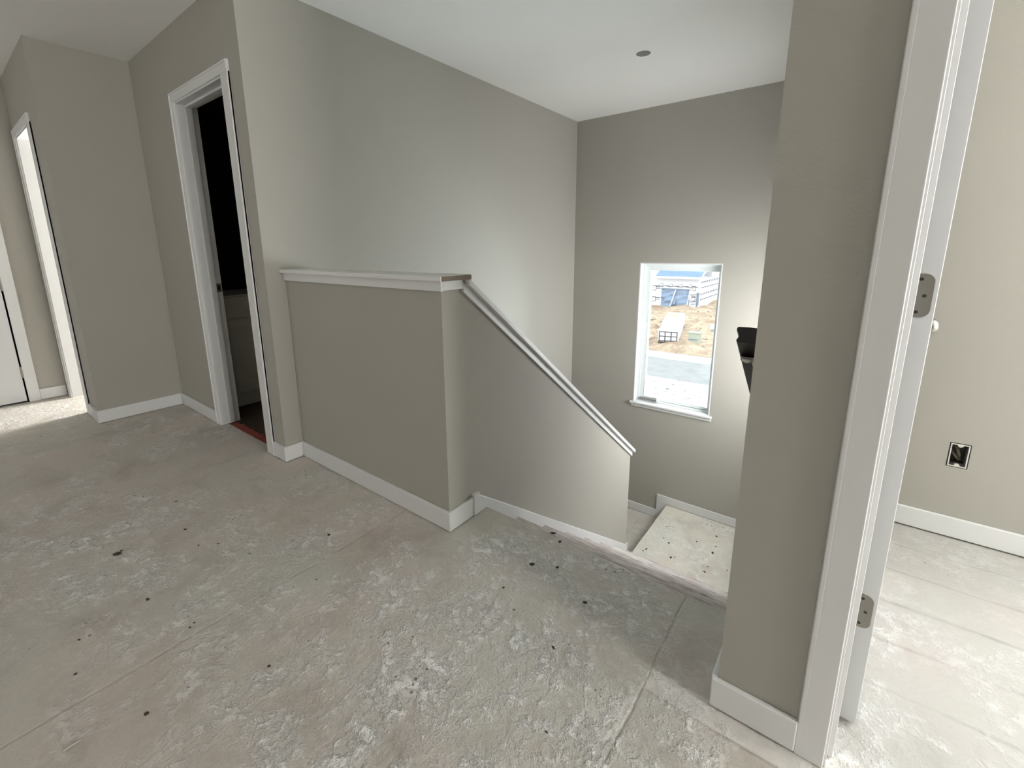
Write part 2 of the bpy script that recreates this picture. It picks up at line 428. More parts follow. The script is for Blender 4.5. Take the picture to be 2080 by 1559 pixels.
sk.prism([(YS, ZL), (YS + .014, ZL), (YS + .014, .095 - SL * (YS - ys0)), (YS, .095 - SL * (YS - ys0))], 'x', XR - .12, XR + .014)
bb('baseboard_stairs', sk, 'white sloping skirt board running down the stair wall')
lb = MB().prism([(XL, ZLL + g0), (XR - .034, ZLL + g0), (XR - .034, ZL + .004), (SX, ZL + .004), (SX, ZL + HB), (-1.371, ZL + HB), (-1.371, ZLL + HB), (XL, ZLL + HB)], 'y', YW - TB, YW)

bb('baseboard_landing', lb, 'white baseboard stepping down across the landings on the window wall')

# ---------------------------------------------------------------- caps on the half wall (trim)
cap = thing('trim_1', 'white level cap on the half wall with a bare wood end', 'wall cap', (XL, YH, ZCAP), kind='structure')
xe = -1.207
build('cap_board', MB().box(XL, xe, YH - .03, YH + .142, ZCAP, ZCAP + .02), m_trim, cap, bevel=.003)
build('raw_end', MB().box(xe, xe + .001, YH - .026, YH + .141, ZCAP + .001, ZCAP + .019), m_raw, cap, label='bare brown wood end')
build('apron', MB().box(XL, XR + .012, YH - .012, YH, ZCAP - .039, ZCAP).box(XR, XR + .012, YH, 1.318, ZCAP - .036, ZCAP), m_trim, cap, bevel=.002)
sc = thing('trim_2', 'white sloping cap running down the stair wall from the level cap', 'wall cap', (XR, 1.3, 1.0), kind='structure')
a, b = 1.336, YS + .03
build('cap_board', MB().prism([(a, ztop(a) - .026), (b, ztop(b) - .026), (b, ztop(b)), (a, ztop(a))], 'x', XR - .15, XR + .03), m_trim, sc, bevel=.002)
a, b = 1.3195, YS + .012
build('apron', MB().prism([(a, ztop(a) - .066), (b, ztop(b) - .066), (b, ztop(b) - .027), (a, ztop(a) - .027)], 'x', XR, XR + .012)
      .prism([(a + .02, ztop(a + .02) - .066), (b, ztop(b) - .066), (b, ztop(b) - .027), (a + .02, ztop(a + .02) - .027)], 'x', XR - .132, XR - .12)
      .prism([(YS, ztop(YS) - .066), (b, ztop(b) - .066), (b, ztop(b) - .027), (YS, ztop(YS) - .027)], 'x', XR - .12, XR), m_trim, sc, bevel=.002)

# ---------------------------------------------------------------- door casings and jambs
def casing_x(par, x0, x1, yf, zt, w=.057, wr=None, out=-1, bd=.016):
    """casing round an opening x0..x1 on the face y=yf (out = -1: towards -y)"""
    wr = wr or w
    def slab(a, b, z0, z1, t, nm='casing_leg'):
        lo, hi = sorted((yf, yf + out * t)); return MB().box(a, b, lo, hi, z0, z1)
    for nm, (a, b), bead in (('casing_leg', (x0 - w, x0 - .005), (x0 - w, x0 - w + .010)), ('casing_leg', (x1 + .005, x1 + wr), (x1 + wr - .010, x1 + wr))):
        mb = slab(a, b, .001, zt + .005, .011)
        lo, hi = sorted((yf, yf + out * bd)); mb.box(bead[0], bead[1], lo, hi, .001, zt + w)
        build(nm, mb, m_trim, par, bevel=.002)
    mb = slab(x0 - w + .01, x1 + wr - .01, zt + .005, zt + w, .011)
    lo, hi = sorted((yf, yf + out * bd)); mb.box(x0 - w + .01, x1 + wr - .01, lo, hi, zt + w - .010, zt + w)
    build('casing_head', mb, m_trim, par, bevel=.002)

def jambs_x(par, x0, x1, y0, y1, zt, stop=None):
    build('jamb', MB().box(x0 - .019, x0, y0, y1, 0, zt), m_trim, par, bevel=.001)
    build('jamb', MB().box(x1, x1 + .019, y0, y1, 0, zt), m_trim, par, bevel=.001)
    build('jamb_head', MB().box(x0 - .019, x1 + .019, y0, y1, zt, zt + .019), m_trim, par, bevel=.001)
    if stop:
        a, b = stop
        build('door_stop', MB().box(x0, x0 + .012, a, b, .002, zt).box(x1 - .012, x1, a, b, .002, zt).box(x0 + .012, x1 - .012, a, b, zt - .012, zt), m_trim, par, bevel=.001)

t3 = thing('trim_3', 'white casing and jamb round the dark narrow bathroom doorway', 'door frame', ((DX0 + DX1) / 2, YD, 0), kind='structure')
casing_x(t3, DX0, DX1, YD, 2.045, .057, .094)
jambs_x(t3, DX0, DX1, YD - .001, YD + .115, 2.041, (YD + .046, YD + .078))
spl = build('strike_plate', MB().box(DX0, DX0 + .0015, 1.186, 1.214, .91, .967), m_brass, t3, label='small brass strike plate')
build('latch_hole', MB().box(DX0 + .0012, DX0 + .0022, 1.193, 1.205, .925, .952), m_hole, spl)

t4 = thing('trim_4', 'bright white casing and jamb of the sunlit doorway', 'door frame', ((AX0 + AX1) / 2, YA, 0), kind='structure')
casing_x(t4, AX0 + .019, AX1 - .019, YA, 2.006, .057, .115)
jambs_x(t4, AX0 + .019, AX1 - .019, YA - .001, YA + .115, 2.002)
casing_x(t4, AX0 + .019, AX1 - .019, YA + .114, 2.006, .05, .057, 1)

t5 = thing('trim_5', 'white casing, jamb and stop of the open doorway into the bright room', 'door frame', ((RX0 + RX1) / 2, YP, 0), kind='structure')
casing_x(t5, RX0, RX1, YP, 2.045, .061, .061, -1, .0112)
jambs_x(t5, RX0, RX1, YP - .001, YP + .115, 2.041, (YP + .03, YP + .066))

# casing of the far closed door (on wall x = XB)
t6 = thing('trim_6', 'white casing round the closed white door on the end wall', 'door frame', (XB, -.05, 0), kind='structure')
for y0, y1 in ((.362, .429), (-.541, -.474)):
    build('casing_leg', MB().box(XB, XB + .014, y0, y1, .001, 2.04), m_trim, t6, bevel=.002)
build('casing_head', MB().box(XB, XB + .014, -.541, .429, 2.04, 2.107), m_trim, t6, bevel=.002)
build('jamb', MB().box(XB - .12, XB, .357, .375, 0, 2.04).box(XB - .12, XB, -.488, -.47, 0, 2.04), m_trim, t6)

# ---------------------------------------------------------------- doors
d2 = thing('door_2', 'closed plain white door with its casing at the left edge of the hall', 'door', (XB, -.05, 0), kind='structure')
build('door_panel', MB().box(XB - .03, XB + .005, -.464, .352, .014, 2.032), m_door, d2, bevel=.002)
build('gap_backing', MB().box(XB - .06, XB - .05, -.47, .357, 0, 2.04), m_hole, d2)  # black sheet added behind the door to darken its gap
for z in (.25, .94, 1.8):
    hb_ = build('hinge', MB().lathe([(.0055, -.045), (.0055, .045)], (XB + .012, .357, z), 'z', 12), m_knob, d2)

DY0 = 1.245
d1 = thing('door_1', 'white door standing open into the bright room, seen on its hinge edge', 'door', (.12, DY0, 0), kind='structure')
DXa, DXb = .102, .137
build('door_panel', MB().box(DXa, DXb, DY0, DY0 + .76, .008, 2.035), m_door, d1, bevel=.0015)
def hinge(z):
    x0, x1, r = .088, .1295, .016
    pts = [(x0, z - .0445)]
    for k in range(9):
        a = -math.pi / 2 + math.pi / 2 * k / 8; pts.append((x1 - r + r * math.cos(a), z - .0445 + r + r * math.sin(a)))
    for k in range(9):
        a = math.pi / 2 * k / 8; pts.append((x1 - r + r * math.cos(a), z + .0445 - r + r * math.sin(a)))
    pts.append((x0, z + .0445))
    h = build('hinge', MB().prism(pts, 'y', DY0 - .0016, DY0 - .0001), m_nickel, d1, label='satin nickel hinge leaf with rounded corners')
    for sx, sz in ((.109, z + .0335), (.1175, z), (.109, z - .0335)):
        build('screw', MB().lathe([(0, -.0009), (.0034, -.0009), (.0037, 0)], (sx, DY0 - .0012, sz), 'y', 14), m_screw, h)
    build('knuckle', MB().lathe([(.006, -.0445), (.006, .0445)], (.0855, DY0 - .018, z), 'z', 14), m_nickel, h)
for z in (1.079, .326, 1.83): hinge(z)
d1.rotation_euler.z = -.038     # not quite square to the wall
ky = DY0 + .70
kb = build('knob', MB().lathe([(0, .066), (.010, .0655), (.019, .062), (.025, .055), (.027, .047), (.025, .039), (.019, .033), (.013, .027), (.011, .018), (.012, .008), (.03, .006), (.032, 0)],
      (DXb, ky, .925), 'x', 32), m_knob, d1, smooth=True, label='round satin nickel door knob')
build('knob', MB().lathe([(0, -.066), (.019, -.062), (.027, -.047), (.019, -.033), (.011, -.018), (.03, -.006), (.032, 0)], (DXa, ky, .925), 'x', 32), m_knob, d1, smooth=True)

# ---------------------------------------------------------------- window_1
w1 = thing('window_1', 'narrow tall white casement window in the stairwell wall', 'window', ((WX0 + WX1) / 2, YW, WZ0), kind='structure')
# painted return (liner) of the opening
l = .012
build('liner', MB().box(WX0, WX0 + l, YW - .001, YW + .17, WZ0, WZ1).box(WX1 - l, WX1, YW - .001, YW + .17, WZ0, WZ1).box(WX0 + l, WX1 - l, YW - .001, YW + .17, WZ1 - l, WZ1), m_trim, w1, bevel=.002)
fx0, fx1, fz0, fz1 = WX0 + l, WX1 - l, WZ0 + .004, WZ1 - l
fy = YW + .075
def ring(x0, x1, z0, z1, w, y0, y1, wb=None, wr=None):
    wb = wb or w; wr = wr or w
    return MB().box(x0, x0 + w, y0, y1, z0, z1).box(x1 - wr, x1, y0, y1, z0, z1).box(x0 + w, x1 - wr, y0, y1, z1 - w, z1).box(x0 + w, x1 - wr, y0, y1, z0, z0 + wb)
build('frame', ring(fx0, fx1, fz0, fz1, .022, fy, fy + .09, .026, .014), m_vinyl, w1, bevel=.002)
build('sash', ring(fx0 + .022, fx1 - .014, fz0 + .026, fz1 - .022, .045, fy + .02, fy + .075, .03, .018), m_vinyl, w1, bevel=.003)
build('pane', MB().box(fx0 + .06, fx1 - .03, fy + .045, fy + .051, fz0 + .05, fz1 - .06), m_glass, w1)
cr_ = build('crank_cover', MB().prism([(fx0 + .025, fz0 + .026), (fx0 + .215, fz0 + .026), (fx0 + .215, fz0 + .046), (fx0 + .06, fz0 + .040), (fx0 + .025, fz0 + .036)], 'y', fy - .018, fy + .02), m_boxin, w1, label='taupe crank cover')
build('crank_handle', MB().box(fx0 + .215, fx0 + .235, fy - .024, fy + .004, fz0 + .024, fz0 + .060), m_vinyl, cr_, bevel=.003)
build('sill', MB().box(WX0 - .026, WX1 + .026, YW - .034, YW, WZ0 - .004, WZ0 + .016).box(WX0 + l, WX1 - l, YW, fy + .002, WZ0 - .004, WZ0 + .016), m_trim, w1, bevel=.004)
build('sill_apron', MB().box(WX0 - .012, WX1 + .020, YW - .014, YW, WZ0 - .036, WZ0 - .004), m_trim, w1, bevel=.002)

w2 = thing('window_2_added', 'added unseen white framed window in the stairwell side wall to light the landing', 'window', (SX, 3.675, -.5), kind='structure')  # added out of view so fill light can enter the stairwell
fa, fb = SX + .03, SX + .085
build('frame', MB().box(fa, fb, 3.15, 3.185, -.5, 1.25).box(fa, fb, 4.165, 4.2, -.5, 1.25).box(fa, fb, 3.185, 4.165, 1.215, 1.25).box(fa, fb, 3.185, 4.165, -.5, -.465), m_vinyl, w2, bevel=.002)
build('sill', MB().box(SX - .03, SX, 3.12, 4.23, -.512, -.492).box(SX, fa, 3.15, 4.2, -.512, -.492), m_trim, w2, bevel=.003)
# ---------------------------------------------------------------- stairs
stz = thing('staircase', 'dusty pink stained stair flight dropping from the hall floor to the landing', 'stairs', (XR, YE, 0))
for k in range(1, 8):
    y0, z = YE + (k - 1) * RUN, -k * RISE
    y1 = y0 + RUN
    build('tread', MB().prism([(y0 - .03, z - .028), (y1 - .006, z - .028), (y1, z - .02), (y1, z - .007), (y1 - .006, z), (y0 - .03, z)], 'x', XR + .014, SX - .001), m_tread, stz)
for k in range(1, 9):
    y0 = YE + (k - 1) * RUN - .03; z1 = -(k - 1) * RISE - .034; z0 = -k * RISE + .001
    build('riser', MB().box(XR + .014, SX - .001, y0 - .018, y0, z0, z1), m_tread, stz)
build('stringer', MB().prism([(YE - .05, -.29), (YE + 7 * RUN - .06, ZL - .02), (YE + 7 * RUN - .06, ZL - .24), (YE - .05, -.6)], 'x', XR + .014, SX - .001), m_raw, stz)
st2 = thing('staircase', 'lower stair flight hidden behind the sloped wall below the lower landing', 'stairs', (XL, 3.0, ZLL))
for k in range(1, 7):
    y1, z = 3.0 - (k - 1) * RUN, ZLL - k * RISE
    build('tread', MB().box(XL + .001, XR - .121, y1 - RUN, y1 - .001, z - .028, z), m_tread, st2)
    build('riser', MB().box(XL + .001, XR - .121, y1 - .02, y1 - .002, z, z + RISE - .03), m_tread, st2)

# ---------------------------------------------------------------- handrail
hr = thing('handrail', 'dark stained stair handrail poking out past the partition corner', 'handrail', (SX - .06, 1.385, .93))
cx = SX - .061
pf = [(-.027, 0), (.027, 0), (.029, .003), (.0285, .008), (.0255, .012), (.0235, .018), (.0245, .025), (.029, .030), (.0305, .036), (.029, .042), (.025, .044), (0, .045)]
pf = pf + [(-a, h) for a, h in pf[::-1] if a > 0 and h > 0] 
def zr(y): return .917 - SL * (y - 1.385)
rl = build('rail', MB().sweep(pf, (cx, 1.388, zr(1.388)), (cx, 3.25, zr(3.25))), m_rail, hr)
for yb in (1.462, 2.35, 3.1):
    zb = zr(yb)
    bk = build('bracket', MB().box(cx - .024, cx + .024, yb - .012, yb + .012, zb - .012, zb - .0005).tube([(cx + .01, yb, zb - .012), (cx + .018, yb, zb - .035), (cx + .035, yb, zb - .045), (SX - .003, yb, zb - .045)], .007), m_knob, hr, label='pale metal rail bracket')
    build('screw_cap', MB().lathe([(.014, 0), (.013, -.008), (.006, -.012), (0, -.0125)], (cx - .006, yb - .014, zb - .004), 'z', 18), m_gypsum, bk)
    build('wall_plate', MB().lathe([(.03, -.006), (.03, -.0005)], (SX, yb, zb - .045), 'x', 24), m_knob, bk)

# ---------------------------------------------------------------- outlet opening in the bright room
ob = thing('outlet_box', 'open electrical outlet box without cover in the bright room wall', 'electrical box', ((OX0 + OX1) / 2, YR, OZ0))
e = .0035; a0, a1, c0, c1 = OX0 + e, OX1 - e, OZ0 + e, OZ1 - e; w = .003
body = MB().box(a0, a0 + w, YR + .002, YR + .075, c0, c1).box(a1 - w, a1, YR + .002, YR + .075, c0, c1).box(a0 + w, a1 - w, YR + .002, YR + .075, c0, c0 + w).box(a0 + w, a1 - w, YR + .002, YR + .075, c1 - w, c1).box(a0, a1, YR + .075, YR + .078, c0, c1)
build('box_body', body, m_boxin, ob)
build('box_rim', ring(a0, a1, c0, c1, .004, YR - .0012, YR + .002), m_gypsum, ob, label='pale rim of the box')
for zc, sgn in ((c1 - .004, -1), (c0 + .004, 1)):
    build('screw_boss', MB().prism([((a0 + a1) / 2 + .0085 * math.cos(t * math.pi / 8), zc + sgn * .0085 * math.sin(t * math.pi / 8)) for t in range(9)], 'y', YR - .001, YR + .012), m_gypsum, ob)
mx_ = (a0 + a1) / 2
build('cable', MB().tube([(mx_ - .008, YR + .07, c1 - .006), (mx_ - .006, YR + .03, c1 - .018), (mx_ + .004, YR + .022, c1 - .05), (mx_ + .01, YR + .03, c0 + .022), (mx_ - .004, YR + .05, c0 + .014)], .0055), m_cable, ob, smooth=True)
build('cable', MB().tube([(mx_ - .02, YR + .07, c1 - .03), (mx_ - .012, YR + .03, c0 + .045), (mx_ + .006, YR + .028, c0 + .02)], .005), m_cable, ob, smooth=True)

# ---------------------------------------------------------------- bathroom vanity and threshold
VX = -3.62
va = thing('vanity_cabinet', 'pale vanity cabinet standing in the dark bathroom', 'cabinet', (-3.88, 1.75, -.004))
build('body', MB().box(-4.155, VX, 1.235, 2.15, .10, .855), m_vanity, va, bevel=.002)
build('toe_kick', MB().box(-4.155, VX - .02, 1.24, 2.15, -.004, .10), m_vanity, va)
for y0, y1 in ((1.245, 1.69), (1.695, 2.14)):
    build('drawer', MB().box(VX, VX + .019, y0, y1, .692, .842), m_vanity, va, bevel=.002)
    build('door', ring(0, 1, 0, 1, .1, 0, .1) and MB().box(VX, VX + .012, y0, y1, .115, .676).box(VX + .012, VX + .02, y0, y0 + .057, .115, .676).box(VX + .012, VX + .02, y1 - .057, y1, .115, .676)
          .box(VX + .012, VX + .02, y0 + .057, y1 - .057, .115, .172).box(VX + .012, VX + .02, y0 + .057, y1 - .057, .619, .676), m_vanity, va, bevel=.002)
rf = MB()
n = 24
top = []
for k in range(n + 1):
    x = DX0 + .03 + (DX1 - DX0 - .045) * k / n
    top.append((x, YD + .037 + .003 * math.sin(k * 1.7), YD + .085 + .008 * math.sin(k * 2.3) + .003 * math.sin(k * 5.1), .002 + .0025 * abs(math.sin(k * 1.3))))
for k in range(n):
    (xa, ya, yb, za), (xb, yc, yd, zb) = top[k], top[k + 1]
    i = len(rf.v)
    rf.v += [(xa, ya, .0003), (xb, yc, .0003), (xb, yd, .0003), (xa, yb, .0003), (xa, ya, za), (xb, yc, zb), (xb, yd, zb + .001), (xa, yb, za + .001)]
    rf.f += [tuple(i + j for j in qd) for qd in ((0, 3, 2, 1), (4, 5, 6, 7), (0, 1, 5, 4), (2, 3, 7, 6))]
    if k == 0: rf.f.append((i + 3, i, i + 4, i + 7))
    if k == n - 1: rf.f.append((i + 1, i + 2, i + 6, i + 5))
tag(build('floor_liner', rf, m_red, origin=((DX0 + DX1) / 2, YD + .07, 0)), 'wrinkled red film strip lying across the dark bathroom threshold', 'floor liner')

# ---------------------------------------------------------------- debris on the floor
def crumb(x, y, r, seed, z=0):
    rnd = random.Random(seed); bm = bmesh.new(); bmesh.ops.create_icosphere(bm, subdivisions=2, radius=1)
    sx, sy, sz = r * rnd.uniform(.8, 1.7), r * rnd.uniform(.6, 1.1), r * rnd.uniform(.3, .5)
    an = rnd.uniform(0, math.pi)
    for v in bm.verts:
        f = rnd.uniform(.75, 1.2); p = v.co * f
        px, py = p.x * sx, p.y * sy
        v.co = (px * math.cos(an) - py * math.sin(an), px * math.sin(an) + py * math.cos(an), max(0, p.z * sz + sz * .5))
    me = bpy.data.meshes.new('mud_crumb'); bm.to_mesh(me); bm.free(); me.materials.append(m_mud)
    o = bpy.data.objects.new('mud_crumb', me); C.objects.link(o); o.location = (x, y, z)
    tag(o, 'small dark crumb of dried mud on the dusty hall floor', 'mud crumb', 'mud crumbs scattered on the hall floor')
    return o
CR = [(-2.189, 0.291, 0.016), (-2.201, 0.307, 0.008), (-1.8, 0.291, 0.008), (-2.45, 0.569, 0.008), (-2.157, 0.515, 0.012), (-1.99, 0.51, 0.005), (-1.936, 0.563, 0.005), (-1.546, 0.337, 0.007), (-1.557, 0.353, 0.005), (-1.604, 0.35, 0.004), (-1.769, 0.109, 0.006), (-1.622, 0.077, 0.006), (-1.322, 0.167, 0.009), (-1.623, 0.872, 0.01), (-1.205, 0.427, 0.008), (-0.872, 1.454, 0.013), (-0.822, 1.423, 0.012), (-0.837, 1.243, 0.013), (-0.752, 1.287, 0.01), (-0.851, 1.083, 0.006), (-0.582, 0.981, 0.007), (-0.762, 1.025, 0.005), (-0.469, 0.764, 0.005), (-0.589, 1.197, 0.008)]
for k, (x, y, r) in enumerate(CR): crumb(x, y, r * .62, k)
LC = [(-1.044, 3.782, 0.012), (-1.105, 3.827, 0.008), (-1.178, 3.577, 0.012), (-1.192, 3.536, 0.007), (-0.966, 3.594, 0.013), (-0.94, 3.618, 0.008), (-0.693, 3.877, 0.014), (-0.692, 3.991, 0.01), (-0.686, 3.585, 0.011), (-0.716, 3.439, 0.012), (-0.722, 4.147, 0.012), (-0.848, 3.955, 0.008), (-0.68, 3.666, 0.008), (-0.542, 3.72, 0.007), (-0.523, 3.378, 0.01), (-0.846, 3.383, 0.007), (-0.785, 3.373, 0.007)]
for k, (x, y, r) in enumerate(LC):
    o_ = crumb(x, y, r * .8, 50 + k, ZL)
    tag(o_, 'dark speck of mud on the pale stair landing', 'mud crumb', 'mud specks on the landing')
sp = ((-1.369, 0.016), (-1.37, 0.048))
tag(build('wood_splinter', MB().tube([(sp[0][0], sp[0][1], .004), ((sp[0][0] + sp[1][0]) / 2, (sp[0][1] + sp[1][1]) / 2, .005), (sp[1][0], sp[1][1], .003)], .0028, 6), m_splinter, origin=(sp[0][0], sp[0][1], 0)),
    'thin pale wood splinter lying alone on the bare floor', 'splinter')

# ---------------------------------------------------------------- outside
GZ = -4.2
tag(build('gravel', MB().box(-30, 12, 5.2, 18.3, GZ - .3, GZ), m_gravel), 'pale gravel lot below the window', 'gravel', kind='stuff')
struct('road', MB().box(-60, 25, 18.3, 21.62, GZ - .3, GZ - .01), m_asphalt, 'grey dusty street crossing outside the window', 'road')
struct('curb', MB().box(-60, 25, 21.62, 21.8, GZ - .3, GZ + .06).box(-60, 25, 21.8, 23.1, GZ - .3, GZ + .02), m_curb, 'pale curb and walk strip along the street', 'curb', bevel=.02)
rd = random.Random(3)
bm = bmesh.new(); NX, NY = 90, 70; gv = {}
def gz(x, y):
    e0 = min(1, max(0, (y - 23.0) / 1.2)); slope = max(0, x + 8.5) * .015 * max(0, (y - 25)) * .12
    z = GZ + .03 + e0 * (.10 + .10 * math.sin(x * 1.3 + y * .7) + .07 * math.sin(x * 2.9 - y * 1.9)) + min(.6, slope)
    return z + rd.uniform(-.04, .04) * e0
for i in range(NX + 1):
    for j in range(NY + 1):
        x = -34 + 44 * i / NX; y = 22.9 + 45 * (j / NY) ** 1.6 + (.18 * math.sin(x * 1.9) if j == 0 else 0)
        gv[i, j] = bm.verts.new((x, y, gz(x, y) if j else GZ))
for i in range(NX):
    for j in range(NY): bm.faces.new((gv[i, j], gv[i + 1, j], gv[i + 1, j + 1], gv[i, j + 1]))
me = bpy.data.meshes.new('dirt'); bm.to_mesh(me); bm.free(); me.materials.append(m_dirt)
o = bpy.data.objects.new('dirt', me); C.objects.link(o); tag(o, 'rough tan dirt yard across the street', 'dirt', kind='stuff')

hs = thing('house', 'unfinished house in white wrap with slate blue roof and sheeted garage', 'house', (-13, 41, GZ - .2))
HY, HX = 41.0, -10.48; EZ = -1.58
gx0, gx1, gzt = -13.64, -11.17, -2.61
gw = build('garage_wall', xwall(MB(), -20, HX, HY, HY + .3, GZ - .6, EZ, [(gx0, gx1, GZ - 1, gzt)]), m_wrap, hs)
build('side_wall', MB().box(HX - .3, HX, HY + .3, 64, GZ - .6, EZ - .1).box(HX - 7, HX - .02, HY + 4.4, 64, EZ - .1, 3.4), m_wrap, hs)
build('roof', MB().prism([(HY - .45, EZ), (HY - .45, EZ + .12), (HY + 5.2, EZ + 2.9), (HY + 5.2, EZ + 2.7)], 'x', -14.1, HX + .28), m_roof, hs)
build('fascia', MB().box(-14.1, HX + .3, HY - .49, HY - .45, EZ - .05, EZ + .14).prism([(HY - .47, EZ - .04), (HY - .47, EZ + .15), (HY + 5.2, EZ + 2.93), (HY + 5.2, EZ + 2.73)], 'x', HX + .28, HX + .34), m_fascia, hs)
build('porch_roof', MB().prism([(-14.1, EZ - .02), (-14.1, EZ + .16), (-20, EZ + 3.4), (-20, EZ + 3.2)], 'y', HY - .49, HY + 4), m_fascia, hs)
build('main_gable', MB().prism([(47.2, -.1), (47.2, .12), (52, 3.4), (52, 3.1)], 'x', HX - .02, HX + .25), m_fascia, hs)
def wavy(x0, x1, z0, z1, y, nx=14, nz=40, amp=.05, ph=0., skew=0.):
    mb = MB(); 
    for s_ in (0, .01):
        for i in range(nx + 1):
            for j in range(nz + 1):
                u, v = i / nx, j / nz; x = x0 + (x1 - x0) * u + skew * v; z = z0 + (z1 - z0) * v
                k = max(0, 1 - v) ** .8
                mb.v.append((x, y + s_ - amp * (.3 + k) * math.sin(9 * v * (1.2 + .3 * u) + 3.0 * u + ph) - amp * .5 * math.sin(23 * v - 5 * u + ph), z))
    st_ = (nx + 1) * (nz + 1)
    for i in range(nx):
        for j in range(nz):
            a_ = i * (nz + 1) + j; b_ = a_ + nz + 1
            mb.f += [(a_, b_, b_ + 1, a_ + 1), (st_ + a_, st_ + a_ + 1, st_ + b_ + 1, st_ + b_)]
    return mb
build('plastic_sheet', wavy(gx0, -12.35, GZ - .2, gzt, HY + .1, ph=.4, amp=.09), m_poly, hs, smooth=True)
build('plastic_sheet', wavy(-12.40, gx1, GZ - .2, gzt, HY + .12, ph=2.1, amp=.03), m_poly, hs, smooth=True)
build('lath', MB().prism([(-12.86, GZ), (-12.76, GZ), (-12.33, gzt), (-12.43, gzt)], 'y', HY - .02, HY + .02), m_lath, hs)
build('lath', MB().prism([(-11.42, GZ), (-11.30, GZ), (-11.12, gzt), (-11.20, gzt)], 'y', HY - .02, HY + .02), m_lath, hs)
build('header_board', MB().box(gx0 - .05, gx1 + .05, HY - .03, HY, gzt, gzt + .08), m_plank, hs)
build('corner_plank', MB().box(HX - .10, HX + .10, HY - .06, HY - .01, -3.9, -2.95).box(HX - .10, HX + .02, HY - .06, HY - .01, GZ - .2, -3.9).box(HX - .1, HX + .14, HY - .07, HY - .01, -2.95, -2.8), m_plank, hs)
# printed marks on the wrap: boxes, bars and wavy strokes in rows
pr = MB()
def add_faces(o, mb, mat):
    me = o.data; bm = bmesh.new(); bm.from_mesh(me); base = worldloc(o)
    vs = [bm.verts.new(Vector(v) - base) for v in mb.v]
    me.materials.append(mat); k = len(me.materials) - 1
    for q_ in mb.f: bm.faces.new([vs[i] for i in q_]).material_index = k
    bm.to_mesh(me); bm.free()
def markx(x, z, s, kind):
    s *= 1.25
    y0, y1 = HY - .012, HY - .002
    if kind == 0:
        for (a_, b_, c_, d_) in ((-.5, .5, .42, .5), (-.5, .5, -.5, -.42), (.42, .5, -.5, .5), (-.5, -.1, -.04, .04)): pr.box(x + a_ * s, x + b_ * s, y0, y1, z + c_ * s, z + d_ * s)
    elif kind == 1:
        for q_ in range(5):
            a_ = x + (q_ - 2.5) * s * .45
            pr.prism([(a_, z + .10 * s * math.sin(q_ * 2.2)), (a_ + s * .46, z + .10 * s * math.sin(q_ * 2.2 + 2.2)), (a_ + s * .46, z + .10 * s * math.sin(q_ * 2.2 + 2.2) + .08 * s), (a_, z + .10 * s * math.sin(q_ * 2.2) + .08 * s)], 'y', y0, y1)
    else:
        for q_ in (0, 1): pr.box(x - s * .5, x + s * .5, y0, y1, z + q_ * s * .35, z + q_ * s * .35 + s * .10)
for x in (-13.55, -12.75, -11.9, -11.05): markx(x, -2.36, .42, 1); markx(x - .1, -2.25, .22, 0)
for z in (-2.55, -3.55): markx(-14.35, z, .36, 0); markx(-13.95, z - .05, .32, 2); markx(-13.95, z + .15, .3, 1)
for z in (-3.0, -3.6): markx(-10.9, z, .36, 1); markx(-10.85, z - .25, .3, 2)
for z in (-2.25, -3.15): markx(-10.86, z - .2, .3, 0)
for r_, z in enumerate((-1.95, -2.45, -3.0, -3.5)):
    for k in range(22):
        y = HY + .8 + k * .62
        if r_ % 2: pr.box(HX + .002, HX + .012, y, y + .4, z - .03, z + .04)
        else: pr.prism([(y, z - .1), (y + .2, z + .12), (y + .4, z - .08), (y + .36, z - .12), (y + .2, z + .02), (y + .06, z - .13)], 'x', HX + .002, HX + .012)
for k in range(9): pr.box(HX - .018, HX - .008, 46.2 + k * .7, 46.6 + k * .7, -.75, -.68)
add_faces(gw, pr, m_ink)

